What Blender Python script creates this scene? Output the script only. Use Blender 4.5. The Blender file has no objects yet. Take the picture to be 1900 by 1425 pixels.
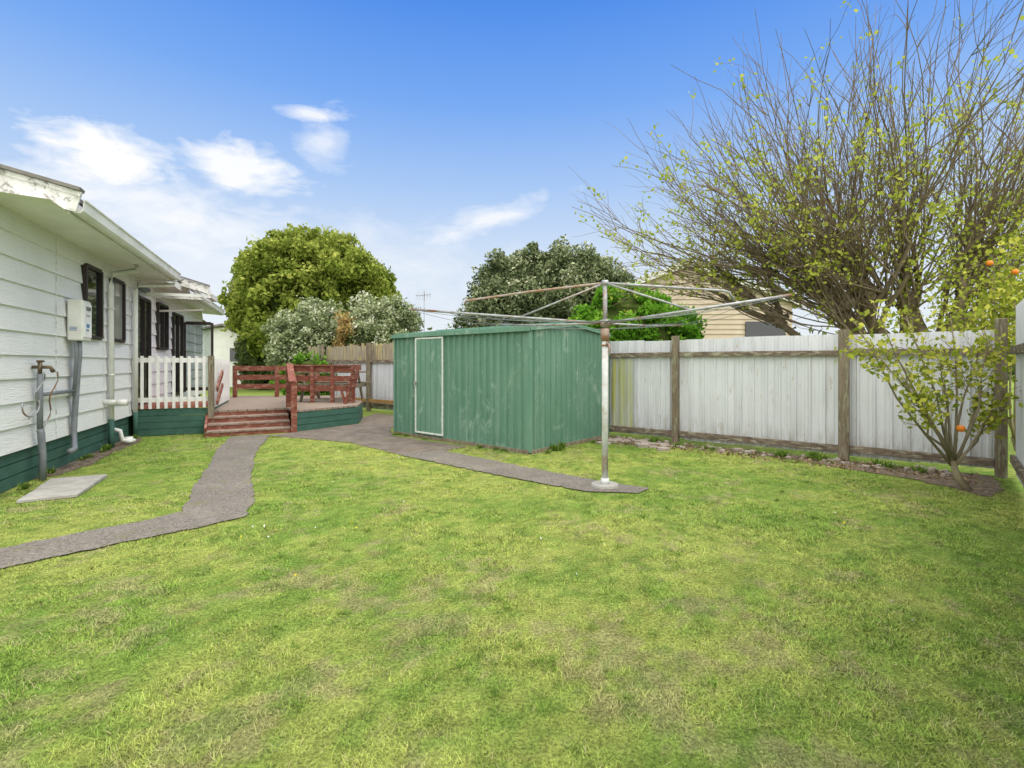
import bpy, bmesh, math, random
import numpy as np
from mathutils import Vector, Matrix, noise as mnoise
random.seed(7); rng=np.random.default_rng(11)
scene=bpy.context.scene
COL=scene.collection

# ---------------------------------------------------------------- helpers
def link(o,parent=None):
    COL.objects.link(o)
    if parent is not None: o.parent=parent
    return o
def empty(name):
    e=bpy.data.objects.new(name,None); e.empty_display_size=0.2
    return link(e)
def npmesh(name,V,F,mat,parent=None,attr=None,colattr=None):
    me=bpy.data.meshes.new(name)
    V=np.asarray(V,dtype=np.float32); F=np.asarray(F,dtype=np.int32)
    m,k=F.shape
    me.vertices.add(len(V)); me.vertices.foreach_set('co',V.ravel())
    me.loops.add(m*k); me.loops.foreach_set('vertex_index',F.ravel())
    me.polygons.add(m); me.polygons.foreach_set('loop_start',np.arange(0,m*k,k,dtype=np.int32))
    try: me.polygons.foreach_set('loop_total',np.full(m,k,dtype=np.int32))
    except Exception: pass
    me.update(calc_edges=True)
    if attr is not None:
        a=me.attributes.new('v','FLOAT','POINT'); a.data.foreach_set('value',np.asarray(attr,dtype=np.float32))
    if colattr is not None:
        a=me.attributes.new('tint','FLOAT_COLOR','POINT'); a.data.foreach_set('color',np.concatenate([colattr,np.ones((len(colattr),1))],1).astype(np.float32).ravel())
    me.materials.append(mat)
    o=bpy.data.objects.new(name,me); return link(o,parent)

class MB:
    def __init__(s): s.v=[]; s.f=[]
    def add(s,vs,fs):
        b=len(s.v); s.v+= [tuple(p) for p in vs]; s.f+=[tuple(i+b for i in f) for f in fs]
    def beam(s,p0,p1,w,h,up=(0,0,1)):
        p0=Vector(p0);p1=Vector(p1);d=(p1-p0).normalized();up=Vector(up)
        if abs(d.dot(up))>.99: up=Vector((0.0,1,0)) if abs(d.y)<.9 else Vector((1,0,0))
        x=d.cross(up).normalized();y=x.cross(d).normalized()
        vs=[]
        for p in(p0,p1):
            for a,b in((-1,-1),(1,-1),(1,1),(-1,1)): vs.append(p+x*(a*w/2)+y*(b*h/2))
        s.add(vs,[(3,2,1,0),(4,5,6,7),(0,1,5,4),(1,2,6,5),(2,3,7,6),(3,0,4,7)])
    def vpost(s,x,y,z0,z1,w,dirv,d=None):
        d=d or w; a=Vector((dirv[0],dirv[1],0)).normalized(); b=Vector((-a.y,a.x,0)); vs=[]
        for z in(z0,z1):
            for i,j in((-1,-1),(1,-1),(1,1),(-1,1)):
                p=Vector((x,y,z))+a*(i*w/2)+b*(j*d/2); vs.append(p)
        s.add(vs,[(3,2,1,0),(4,5,6,7),(0,1,5,4),(1,2,6,5),(2,3,7,6),(3,0,4,7)])
    def prism(s,pts,z0,z1):
        n=len(pts); vs=[(p[0],p[1],z0) for p in pts]+[(p[0],p[1],z1) for p in pts]
        s.add(vs,[tuple(range(n-1,-1,-1)),tuple(range(n,2*n))]+[(i,(i+1)%n,(i+1)%n+n,i+n) for i in range(n)])
    def tube(s,pts,r0,r1=None,n=8,caps=True):
        if r1 is None:r1=r0
        pts=[Vector(p) for p in pts];m=len(pts);b=len(s.v);up=Vector((0.13,0.21,0.97)).normalized()
        for i,p in enumerate(pts):
            d=(pts[min(i+1,m-1)]-pts[max(i-1,0)]).normalized()
            x=d.cross(up)
            if x.length<.05:x=d.cross(Vector((1,0,0)))
            x.normalize();y=x.cross(d);r=r0+(r1-r0)*i/(m-1)
            for k in range(n):
                a=2*math.pi*k/n; q=p+x*(math.cos(a)*r)+y*(math.sin(a)*r); s.v.append((q.x,q.y,q.z))
        for i in range(m-1):
            for k in range(n):
                k2=(k+1)%n; s.f.append((b+i*n+k,b+i*n+k2,b+(i+1)*n+k2,b+(i+1)*n+k))
        if caps: s.f.append(tuple(b+k for k in range(n-1,-1,-1))); s.f.append(tuple(b+(m-1)*n+k for k in range(n)))
    def obj(s,name,mat,parent=None,smooth=False,bevel=0):
        me=bpy.data.meshes.new(name); me.from_pydata(s.v,[],s.f); me.update()
        me.materials.append(mat)
        bm=bmesh.new(); bm.from_mesh(me); bmesh.ops.recalc_face_normals(bm,faces=bm.faces); bm.to_mesh(me); bm.free()
        if smooth:
            for p in me.polygons:p.use_smooth=True
        o=bpy.data.objects.new(name,me); link(o,parent)
        if bevel:
            m=o.modifiers.new('b','BEVEL'); m.width=bevel; m.segments=1; m.limit_method='ANGLE'
        return o
def vnoise(x,y,s,seed):
    r=np.random.default_rng(seed); T=r.random((256,256)); x=x*s+500;y=y*s+500
    xi=np.floor(x).astype(int);yi=np.floor(y).astype(int);fx=x-xi;fy=y-yi;fx=fx*fx*(3-2*fx);fy=fy*fy*(3-2*fy)
    a=T[xi%256,yi%256];b=T[(xi+1)%256,yi%256];c=T[xi%256,(yi+1)%256];d=T[(xi+1)%256,(yi+1)%256]
    return (a*(1-fx)+b*fx)*(1-fy)+(c*(1-fx)+d*fx)*fy
def fbm(x,y,s,seed,o=4,g_=.55):
    t=0;a=1;n=0
    for i in range(o):
        th=.6+i*1.1; X=x*math.cos(th)-y*math.sin(th); Y=x*math.sin(th)+y*math.cos(th)
        t=t+a*vnoise(X,Y,s*2.07**i,seed+i); n+=a; a*=g_
    return t/n
def sst(a,b,x): t=np.clip((x-a)/(b-a),0,1); return t*t*(3-2*t)

# ---------------------------------------------------------------- materials
def newmat(name):
    m=bpy.data.materials.new(name); m.use_nodes=True; nt=m.node_tree; nt.nodes.clear()
    out=nt.nodes.new('ShaderNodeOutputMaterial'); return m,nt,out
def N(nt,t): return nt.nodes.new(t)
def noise(nt,vec,scale,detail=4,rough=.55,dist=0):
    n=nt.nodes.new('ShaderNodeTexNoise'); n.inputs['Scale'].default_value=scale; n.inputs['Detail'].default_value=detail
    n.inputs['Roughness'].default_value=rough; n.inputs['Distortion'].default_value=dist
    if vec is not None: nt.links.new(vec,n.inputs['Vector'])
    return n.outputs['Fac']
def ramp(nt,fac,stops):
    r=nt.nodes.new('ShaderNodeValToRGB'); e=r.color_ramp.elements
    while len(e)>1:e.remove(e[-1])
    e[0].position=stops[0][0]; e[0].color=(*stops[0][1],1)
    for p,c in stops[1:]:
        x=e.new(p); x.color=(*c,1)
    nt.links.new(fac,r.inputs['Fac']); return r.outputs['Color']
def g(v): return (v,v,v)
def mix(nt,f,a,b,blend='MIX'):
    m=nt.nodes.new('ShaderNodeMix'); m.data_type='RGBA'; m.blend_type=blend
    for nm,val in(('Factor',f),('A',a),('B',b)):
        sk=[i for i in m.inputs if i.name==nm]
        sk=sk[0] if nm=='Factor' else [i for i in sk if i.type=='RGBA'][0]
        if isinstance(val,(int,float)): sk.default_value=val
        elif isinstance(val,tuple): sk.default_value=(*val,1)
        else: nt.links.new(val,sk)
    return [o for o in m.outputs if o.type=='RGBA'][0]
def coord(nt,scale=(1,1,1),rotz=0):
    tc=nt.nodes.new('ShaderNodeTexCoord'); mp=nt.nodes.new('ShaderNodeMapping'); mp.inputs['Scale'].default_value=scale; mp.inputs['Rotation'].default_value=(0,0,rotz)
    nt.links.new(tc.outputs['Object'],mp.inputs['Vector']); return mp.outputs['Vector']
def finish(nt,out,color,rough=.7,bumpf=None,bstr=.3,bdist=.01,metal=0,spec=.4):
    p=nt.nodes.new('ShaderNodeBsdfPrincipled'); p.inputs['Roughness'].default_value=rough; p.inputs['Metallic'].default_value=metal
    p.inputs['Specular IOR Level'].default_value=spec
    if isinstance(color,tuple): p.inputs['Base Color'].default_value=(*color,1)
    else: nt.links.new(color,p.inputs['Base Color'])
    if bumpf is not None:
        b=nt.nodes.new('ShaderNodeBump'); b.inputs['Strength'].default_value=bstr; b.inputs['Distance'].default_value=bdist
        nt.links.new(bumpf,b.inputs['Height']); nt.links.new(b.outputs['Normal'],p.inputs['Normal'])
    nt.links.new(p.outputs[0],out.inputs['Surface']); return p
def simple(name,c1,c2=None,scale=4,rough=.7,bstr=.25,stretch=(1,1,1),metal=0,lo=.35,hi=.65,c3=None,s3=1.3,spec=.4):
    m,nt,out=newmat(name); v=coord(nt,stretch); f=noise(nt,v,scale,4,.6)
    c2=c2 or tuple(x*.8 for x in c1)
    col=ramp(nt,f,[(lo,c1),(hi,c2)])
    if c3:
        f3=noise(nt,v,s3,4,.65); k=ramp(nt,f3,[(.52,g(0)),(.62,g(1))]); col=mix(nt,k,col,c3)
    fb=noise(nt,v,scale*8,3,.6) if bstr>0.12 else None
    finish(nt,out,col,rough,fb,bstr,.006,metal,spec); return m

M={}
M['white']=simple('white_paint',(.80,.80,.78),(.72,.72,.70),3,.55,.1)
M['trim']=simple('trim_white',(.76,.77,.75),(.64,.64,.60),2.5,.5,.1)
M['oldtrim']=simple('worn_trim',(.76,.76,.74),(.5,.49,.46),9,.8,.3,c3=(.3,.29,.26),s3=14,lo=.45,hi=.75)
M['basegreen']=simple('foundation_green',(.035,.10,.075),(.05,.13,.10),6,.7,.3)
M['frame']=simple('window_frame_brown',(.03,.02,.018),(.02,.014,.012),5,.5,.1)
M['wood']=simple('weathered_wood',(.24,.195,.14),(.14,.11,.075),3,.9,.7,(6,6,1),c3=(.27,.27,.18),s3=5)
M['woodrail']=simple('weathered_rail',(.24,.19,.14),(.10,.075,.055),5,.9,.7,(1.5,1.5,6),c3=(.34,.33,.24),s3=4)
M['steps']=simple('step_wood',(.32,.25,.20),(.21,.16,.13),3,.9,.6,(2,6,4),c3=(.22,.11,.08),s3=3)
M['paling']=simple('paling_wood',(.40,.36,.28),(.27,.22,.15),5,.9,.5,(4,4,.6),c3=(.48,.40,.16),s3=3)
M['redwood']=simple('red_stained_wood',(.26,.082,.05),(.15,.048,.032),5,.75,.4,(2,2,5),c3=(.31,.17,.12),s3=2.6)
M['reddeck']=simple('red_deck',(.36,.14,.085),(.28,.11,.07),5,.8,.3,(1,8,1))
M['pipegrey']=simple('grey_pvc',(.20,.22,.24),(.15,.165,.18),6,.5,.1)
M['galv']=simple('galvanised_pipe',(.40,.42,.44),(.27,.27,.26),14,.45,.2,metal=.3,c3=(.24,.12,.06),s3=2.2)
M['rustpipe']=simple('rusty_pipe',(.36,.33,.30),(.30,.16,.09),9,.6,.2,metal=.2)
M['polewhite']=simple('pole_paint',(.66,.68,.68),(.50,.51,.50),6,.5,.2,c3=(.44,.35,.28),s3=5)
M['wire']=simple('line_wire',(.22,.24,.25),None,4,.5,0,metal=.3)
M['brass']=simple('old_brass',(.2,.15,.09),(.12,.09,.06),20,.4,.2,metal=.7)
M['concrete']=simple('pale_concrete',(.38,.37,.34),(.29,.28,.25),7,.9,.4)
M['roofgrey']=simple('roof_tile_grey',(.22,.21,.19),(.14,.13,.12),8,.9,.6)
M['beige']=simple('beige_boards',(.58,.49,.38),(.52,.43,.33),2,.8,.2)
M['stone']=simple('flat_stone',(.40,.35,.30),(.26,.22,.19),8,.9,.5)
M['orange']=simple('orange_peel',(.80,.25,.02),(.70,.18,.01),20,.45,.3)
M['orangepaving']=simple('edge_board_new',(.45,.27,.10),(.36,.2,.08),5,.8,.3)
m,nt,out=newmat('window_glass'); p=finish(nt,out,(.012,.016,.018),.04,spec=.8); M['glass']=m
m,nt,out=newmat('curtained_glass'); p=finish(nt,out,(.30,.30,.28),.08,spec=.8); M['glass2']=m
m,nt,out=newmat('clear_glass'); t_=N(nt,'ShaderNodeBsdfTransparent'); t_.inputs[0].default_value=(.8,.84,.84,1); gl_=N(nt,'ShaderNodeBsdfGlossy'); gl_.inputs['Roughness'].default_value=.03; ms=N(nt,'ShaderNodeMixShader'); ms.inputs[0].default_value=.15
nt.links.new(t_.outputs[0],ms.inputs[1]); nt.links.new(gl_.outputs[0],ms.inputs[2]); nt.links.new(ms.outputs[0],out.inputs[0]); M['clear']=m
M['label']=simple('label_blue',(.06,.18,.42),(.06,.18,.42),4,.5,0)
M['labeldark']=simple('label_dark',(.04,.04,.05),(.04,.04,.05),4,.5,0)

m,nt,out=newmat('weatherboard_white'); v=coord(nt,(1,1,9),0); 
f=noise(nt,v,6,5,.7); f2=noise(nt,coord(nt),1.2,3)
col=ramp(nt,f2,[(.3,(.82,.825,.82)),(.7,(.75,.76,.755))])
grime=ramp(nt,noise(nt,coord(nt,(1,1,.35)),3,5,.7),[(.52,g(0)),(.8,g(.3))]); col=mix(nt,grime,col,(.58,.56,.51))
finish(nt,out,col,.6,f,.8,.018); M['boards']=m
m,nt,out=newmat('white_fence_steel'); f2=noise(nt,coord(nt),.9,4,.6)
col=ramp(nt,f2,[(.3,(.68,.70,.735)),(.7,(.59,.61,.645))])
st=ramp(nt,noise(nt,coord(nt,(5,5,.35)),2.2,5,.7),[(.48,g(0)),(.75,g(.6))]); col=mix(nt,st,col,(.42,.43,.44))
rs=ramp(nt,noise(nt,coord(nt,(3,3,.8)),5,5,.75),[(.60,g(0)),(.70,g(.8))]); col=mix(nt,rs,col,(.42,.34,.26))
tc=nt.nodes.new('ShaderNodeTexCoord'); sp=nt.nodes.new('ShaderNodeSeparateXYZ'); nt.links.new(tc.outputs['Object'],sp.inputs[0])
zr=ramp(nt,sp.outputs['Z'],[(0.05,g(1)),(.5,g(0))])
ml=ramp(nt,noise(nt,coord(nt,(4,4,1)),3,4,.7),[(.40,g(0)),(.65,g(.85))]); mm=mix(nt,1.0,zr,ml,'MULTIPLY'); col=mix(nt,mm,col,(.27,.27,.19))
finish(nt,out,col,.5,noise(nt,coord(nt),2.5,2),.15,.02,0,.4); M['fence']=m
M['mosspanel']=simple('algae_stained_steel',(.50,.53,.50),(.40,.42,.13),3,.6,.2,(5,5,.3),c3=(.42,.42,.13),s3=1.5)
m,nt,out=newmat('shed_green_steel'); f2=noise(nt,coord(nt),1.1,4,.6)
col=ramp(nt,f2,[(.3,(.105,.228,.162)),(.7,(.140,.272,.200))])
st=ramp(nt,noise(nt,coord(nt,(7,7,.5)),1.6,5,.7),[(.47,g(0)),(.75,g(.65))]); col=mix(nt,st,col,(.23,.35,.28))
pt=ramp(nt,noise(nt,coord(nt,(1,1,.6)),2.6,6,.8,1.0),[(.55,g(0)),(.64,g(.8))]); col=mix(nt,pt,col,(.30,.41,.335))
dk=ramp(nt,noise(nt,coord(nt),7,5,.7),[(.64,g(0)),(.70,g(.6))]); col=mix(nt,dk,col,(.06,.12,.09))
finish(nt,out,col,.55,noise(nt,coord(nt),3,2),.15,.02,0,.35); M['shed']=m
m,nt,out=newmat('path_concrete'); v=coord(nt); f=noise(nt,v,1.4,5,.65)
col=ramp(nt,f,[(.3,(.12,.107,.092)),(.55,(.175,.158,.137)),(.75,(.26,.235,.20))])
fine=noise(nt,v,60,4,.8); col=mix(nt,ramp(nt,fine,[(.45,g(0)),(.6,g(.7))]),col,(.32,.29,.25))
dk2=noise(nt,v,38,3,.8); col=mix(nt,ramp(nt,dk2,[(.52,g(0)),(.64,g(.75))]),col,(.05,.045,.04))
mo=ramp(nt,noise(nt,v,4,5,.75),[(.55,g(0)),(.68,g(.8))]); col=mix(nt,mo,col,(.16,.165,.075))
finish(nt,out,col,.95,fine,.7,.012,0,.2); M['path']=m
m,nt,out=newmat('brick_paving'); v=coord(nt,(1,1,1),math.radians(-38)); b=nt.nodes.new('ShaderNodeTexBrick'); nt.links.new(v,b.inputs['Vector'])
b.inputs['Scale'].default_value=4.3; b.inputs['Color1'].default_value=(.21,.175,.145,1); b.inputs['Color2'].default_value=(.145,.12,.105,1); b.inputs['Mortar'].default_value=(.055,.05,.038,1); b.inputs['Mortar Size'].default_value=.026
col=mix(nt,ramp(nt,noise(nt,v,3,5,.7),[(.4,g(0)),(.7,g(.5))]),b.outputs['Color'],(.30,.255,.21))
mo=ramp(nt,noise(nt,v,2.4,5,.75),[(.56,g(0)),(.68,g(.8))]); col=mix(nt,mo,col,(.15,.16,.06))
finish(nt,out,col,.95,noise(nt,v,60,3),.5,.008,0,.2); M['pavers']=m
m,nt,out=newmat('weathered_deck_boards'); v=coord(nt,(1,1,1),math.radians(24)); w=nt.nodes.new('ShaderNodeTexWave'); w.inputs['Scale'].default_value=2.2; w.bands_direction='Y'; w.wave_profile='SAW'; nt.links.new(v,w.inputs['Vector'])
col=ramp(nt,noise(nt,coord(nt,(1,6,1),math.radians(24)),3,4),[(.3,(.33,.265,.21)),(.7,(.23,.18,.14))])
gp=ramp(nt,w.outputs['Fac'],[(.06,g(1)),(.12,g(0))]); col=mix(nt,gp,col,(.04,.03,.025)); finish(nt,out,col,.9); M['deck']=m

m,nt,out=newmat('lawn_ground'); v=coord(nt); a=N(nt,'ShaderNodeAttribute'); a.attribute_name='tint'
f=noise(nt,v,60,4,.85); k=ramp(nt,f,[(.38,g(.5)),(.5,g(1.0)),(.62,g(1.55))]); c=mix(nt,1.0,a.outputs['Color'],k,'MULTIPLY')
finish(nt,out,c,.95,f,1.0,.025,0,.1); M['ground']=m
m,nt,out=newmat('grass_blades'); a=N(nt,'ShaderNodeAttribute'); a.attribute_name='tint'
gn=N(nt,'ShaderNodeNewGeometry'); vm=N(nt,'ShaderNodeVectorMath'); vm.operation='MULTIPLY_ADD'; vm.inputs[1].default_value=(.55,.55,.55); vm.inputs[2].default_value=(0,0,1); nt.links.new(gn.outputs['Normal'],vm.inputs[0])
vn=N(nt,'ShaderNodeVectorMath'); vn.operation='NORMALIZE'; nt.links.new(vm.outputs[0],vn.inputs[0])
d1=N(nt,'ShaderNodeBsdfDiffuse'); nt.links.new(a.outputs['Color'],d1.inputs[0]); nt.links.new(vn.outputs[0],d1.inputs['Normal']); nt.links.new(d1.outputs[0],out.inputs[0]); M['blades']=m
M['soil']=simple('garden_soil',(.16,.12,.085),(.09,.066,.047),9,.95,.9,c3=(.26,.21,.15),s3=14)

def leafmat(name,stops,trans=.35):
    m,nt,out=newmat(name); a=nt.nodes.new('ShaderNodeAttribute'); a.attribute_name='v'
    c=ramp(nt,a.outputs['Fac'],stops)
    d1=N(nt,'ShaderNodeBsdfDiffuse'); t1=N(nt,'ShaderNodeBsdfTranslucent'); ms=N(nt,'ShaderNodeMixShader'); ms.inputs[0].default_value=trans
    nt.links.new(c,d1.inputs[0]); nt.links.new(c,t1.inputs[0]); nt.links.new(d1.outputs[0],ms.inputs[1]); nt.links.new(t1.outputs[0],ms.inputs[2]); nt.links.new(ms.outputs[0],out.inputs[0]); return m
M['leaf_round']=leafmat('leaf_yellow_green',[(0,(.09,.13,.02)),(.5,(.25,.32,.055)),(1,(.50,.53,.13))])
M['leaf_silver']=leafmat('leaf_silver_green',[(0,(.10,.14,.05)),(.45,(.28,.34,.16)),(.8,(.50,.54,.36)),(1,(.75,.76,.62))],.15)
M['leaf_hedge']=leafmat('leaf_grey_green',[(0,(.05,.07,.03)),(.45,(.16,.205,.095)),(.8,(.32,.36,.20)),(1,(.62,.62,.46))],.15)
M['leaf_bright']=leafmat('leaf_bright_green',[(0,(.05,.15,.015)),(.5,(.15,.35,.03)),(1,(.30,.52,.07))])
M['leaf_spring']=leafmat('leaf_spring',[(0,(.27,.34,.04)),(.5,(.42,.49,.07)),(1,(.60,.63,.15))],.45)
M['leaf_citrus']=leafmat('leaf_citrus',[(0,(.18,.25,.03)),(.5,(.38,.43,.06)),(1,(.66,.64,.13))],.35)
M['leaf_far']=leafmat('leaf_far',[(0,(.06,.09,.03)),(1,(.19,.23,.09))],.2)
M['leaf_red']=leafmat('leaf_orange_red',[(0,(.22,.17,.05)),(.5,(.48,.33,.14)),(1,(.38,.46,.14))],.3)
M['weed']=leafmat('leaf_weed',[(0,(.09,.17,.03)),(1,(.24,.36,.07))],.3)
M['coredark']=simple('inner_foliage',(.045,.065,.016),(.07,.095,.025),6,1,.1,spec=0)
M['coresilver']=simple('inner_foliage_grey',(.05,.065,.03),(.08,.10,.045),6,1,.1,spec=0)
M['bark']=simple('bark',(.17,.13,.09),(.10,.075,.05),6,.95,.5,(2,2,1),spec=.1)
M['twig']=simple('twig_bark',(.24,.19,.135),(.14,.11,.075),6,.9,.1,spec=.1)
M['citrusbark']=simple('citrus_bark',(.30,.26,.18),(.20,.17,.11),6,.9,.1,spec=.1)

# ---------------------------------------------------------------- foliage helpers
def leafcards(name,C,size,mat,parent=None,attr=None,wide=.28):
    C=np.asarray(C,dtype=np.float64); n=len(C)
    A=rng.normal(size=(n,3)); A/=np.linalg.norm(A,axis=1)[:,None]
    B=rng.normal(size=(n,3)); B-= (B*A).sum(1)[:,None]*A; B/=np.linalg.norm(B,axis=1)[:,None]
    s=(size*rng.uniform(.6,1.35,n))[:,None]; Nn=np.cross(A,B)*.12
    V=np.empty((n,4,3)); V[:,0]=C-A*s*.5; V[:,1]=C+B*s*wide+Nn*s; V[:,2]=C+A*s*.5; V[:,3]=C-B*s*wide+Nn*s
    F=np.arange(n*4).reshape(n,4)
    if attr is None: attr=rng.uniform(0,1,n)
    return npmesh(name,V.reshape(-1,3),F,mat,parent,np.repeat(attr,4))
def crown(name,c,r,nc,lpc,cr,ls,mat,core,trunk=None,lump=.22,corescale=.84,zmin=None,seed=0,spray=0):
    par=empty(name); c=np.array(c);r=np.array(r)
    D=rng.normal(size=(nc,3)); D[:,1]-=.25; D/=np.linalg.norm(D,axis=1)[:,None]
    lum=np.array([mnoise.noise(Vector(d*1.9)+Vector((seed*3.1,0,0)))*lump + mnoise.noise(Vector(d*4.5)+Vector((0,seed*2.3,0)))*lump*.6 for d in D])
    R=(1+lum)*rng.uniform(.84,1.04,nc)
    CC=c+D*r*R[:,None]
    if zmin is not None:
        k=CC[:,2]>zmin; CC=CC[k]; D=D[k]; nc=len(CC)
    off=rng.normal(size=(nc,lpc,3)); off/=np.linalg.norm(off,axis=2)[:,:,None]
    off*= (rng.uniform(.3,1,(nc,lpc))**.6)[:,:,None]*cr*rng.uniform(.5,1.35,(nc,1))[:,:,None]
    PP=(CC[:,None,:]+off).reshape(-1,3)
    cl=rng.uniform(-.22,.22,nc)
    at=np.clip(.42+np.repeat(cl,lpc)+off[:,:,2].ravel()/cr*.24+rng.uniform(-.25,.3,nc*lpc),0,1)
    if spray:
        q=rng.integers(0,nc,spray); rad=rng.uniform(1.02,1.13,spray)[:,None]
        SPc=c+(CC[q]-c)*rad; ex=(SPc[:,None,:]+rng.normal(size=(spray,14,3))*cr*.25).reshape(-1,3)
        PP=np.concatenate([PP,ex]); at=np.concatenate([at,rng.uniform(.3,1,len(ex))])
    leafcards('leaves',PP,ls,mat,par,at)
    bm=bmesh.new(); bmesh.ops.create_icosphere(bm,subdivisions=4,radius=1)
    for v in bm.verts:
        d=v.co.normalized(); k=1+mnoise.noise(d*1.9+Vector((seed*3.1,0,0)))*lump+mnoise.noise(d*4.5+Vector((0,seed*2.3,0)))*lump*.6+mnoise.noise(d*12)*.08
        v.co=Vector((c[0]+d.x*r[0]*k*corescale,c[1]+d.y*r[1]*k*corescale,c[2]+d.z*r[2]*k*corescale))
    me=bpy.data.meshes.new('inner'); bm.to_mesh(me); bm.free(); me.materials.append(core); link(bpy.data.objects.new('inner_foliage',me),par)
    t=MB(); tz=c[2]-r[2]*.2; tr=trunk or .12
    t.tube([(c[0],c[1],0),(c[0]+.05,c[1],tz*.5),(c[0],c[1]+.05,tz)],tr,tr*.6)
    for i in range(5):
        a=i*1.3; t.tube([(c[0],c[1],max(.3,tz*.5)),(c[0]+math.cos(a)*r[0]*.3,c[1]+math.sin(a)*r[1]*.3,tz*.8+.2),(c[0]+math.cos(a)*r[0]*.6,c[1]+math.sin(a)*r[1]*.6,c[2])],tr*.5,tr*.15,6)
    t.obj('trunk',M['bark'],par,True)
    return par

# ---------------------------------------------------------------- ground & paths
def turf(x,y):
    G=np.array([.200,.318,.056]);Yl=np.array([.365,.425,.100]);Br=np.array([.36,.315,.165]);D=np.array([.12,.235,.038])
    a=fbm(x,y,.6,20,4,.6); b=fbm(x,y,4.0,30,4,.8); c=fbm(x,y,7,40,3,.8); d=fbm(x,y,2.6,50,5,.85); e=fbm(x,y,16,90,3,.8)
    base=G+(Yl-G)*sst(.33,.66,a*.45+b*.55)[:,None]
    ctr=np.exp(-(((x-.35)/1.4)**2+((y-2.5)/.8)**2))*.09+np.exp(-(((x+.9)/.8)**2+((y-2.9)/.5)**2))*.06
    base=base+(Br-base)*(sst(.57,.68,d+ctr)*.55)[:,None]
    base=base+(D-base)*(sst(.56,.68,c)*.45)[:,None]
    return base*(.82+.36*sst(.25,.75,e))[:,None]
gx=np.arange(-8,8.01,.04); gy=np.arange(1,11.01,.04); GX,GY=np.meshgrid(gx,gy); nx,ny=len(gx),len(gy)
V=np.stack([GX.ravel(),GY.ravel(),np.zeros(nx*ny)],1); ii=np.arange(nx*ny).reshape(ny,nx)
F=np.stack([ii[:-1,:-1],ii[:-1,1:],ii[1:,1:],ii[1:,:-1]],-1).reshape(-1,4)
tc_=turf(V[:,0],V[:,1]); o0=len(V)
xs=[-400,float(gx[0]),float(gx[-1]),400]; ys=[-400,float(gy[0]),float(gy[-1]),400]; V2=np.array([(x,y,0) for y in ys for x in xs],float); q=[]
for j in range(3):
    for i in range(3):
        if (i,j)!=(1,1): q.append([o0+j*4+i,o0+j*4+i+1,o0+(j+1)*4+i+1,o0+(j+1)*4+i])
V=np.concatenate([V,V2]); F=np.concatenate([F,np.array(q)]); tc_=np.concatenate([tc_,np.tile([.23,.31,.065],(16,1))])
npmesh('lawn',V,F,M['ground'],None,None,tc_*.90)
def sheet(name,pts,z,mat,jit=.02):
    PP=[]
    for i,a in enumerate(pts):
        b=pts[(i+1)%len(pts)]; L=math.dist(a,b); n=max(1,int(L/.08))
        for k in range(n):
            t=k/n; PP.append((a[0]+(b[0]-a[0])*t+random.uniform(-jit,jit)*(k>0),a[1]+(b[1]-a[1])*t+random.uniform(-jit,jit)*(k>0)))
    bm=bmesh.new(); vs=[bm.verts.new((p[0],p[1],z)) for p in PP]; f=bm.faces.new(vs)
    f.normal_update()
    if f.normal.z<0: f.normal_flip()
    bmesh.ops.triangulate(bm,faces=[x for x in bm.faces if len(x.verts)>4])
    me=bpy.data.meshes.new(name); bm.to_mesh(me); bm.free(); me.materials.append(mat)
    return link(bpy.data.objects.new(name,me))
path1=[(-5.36,9.45),(-4.72,7.9),(-4.06,6.61),(-3.55,5.5),(-3.10,4.68),(-3.22,4.44),(-3.56,4.09),(-3.85,3.73),(-5.5,2.1),(-5.2,1.5),(-3.47,3.36),(-3.09,3.79),(-2.62,4.27),(-2.43,4.52),(-2.62,5.05),(-3.30,6.28),(-3.98,7.7),(-4.76,9.75)]
sheet('concrete_path',path1,.012,M['path'])
paving=[(-4.74,9.6),(-4.1,9.35),(-2.9,8.8),(-1.6,7.5),(-1.04,8.0),(-.75,8.35),(-2.3,9.6),(-2.6,10.6),(-2.7,13.1),(-3.8,13.9),(-3.9,12.9),(-3.55,11.6),(-4.4,10.2)]
sheet('brick_paving',paving,.008,M['pavers'])
path2=[(-1.72,7.58),(-.10,6.12),(.82,5.40),(1.36,5.33),(1.54,5.55),(.98,5.93),(.07,6.78),(-1.12,7.98)]
sheet('concrete_path',path2,.013,M['path'])
slab=[(-4.95,4.95),(-4.55,5.19),(-4.98,6.10),(-5.46,5.86)]
sl=empty('paving_slabs')
a=MB(); a.prism([(-4.95,4.95),(-4.55,5.19),(-4.75,5.62),(-5.18,5.38)],.0,.04); a.prism([(-5.19,5.40),(-4.76,5.64),(-4.98,6.10),(-5.46,5.86)],.0,.045); a.obj('slabs',M['concrete'],sl,bevel=.008)

# ---------------------------------------------------------------- house
H0=Vector((-5.47,5.3,0)); HD=Vector((-.398,.917,0)).normalized(); HN=Vector((.917,.398,0)).normalized()
def hp(s,t,z): return H0+HD*s+HN*t+Vector((0,0,z))
house=empty('white_weatherboard_house')
S0,S1=-.5,12.3
z=.42; prof=[]
while z<3.10:
    zt=min(z+.27,3.10); prof+=[(.032,z),(.004,zt)]; z=zt
w=MB()
vs=[];fs=[]
for t,zz in prof: vs+= [hp(S0,t,zz),hp(S1,t,zz)]
for i in range(len(prof)-1): fs.append((2*i,2*i+1,2*i+3,2*i+2))
w.add(vs,fs)
w.obj('weatherboards',M['boards'],house)
w=MB()
for s in (S0,S1):
    vs=[hp(s,0,.42),hp(s,-7,.42),hp(s,-7,3.1),hp(s,-3.5,3.9),hp(s,0,3.1)]; w.add(vs,[(0,1,2,3,4)])
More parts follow.
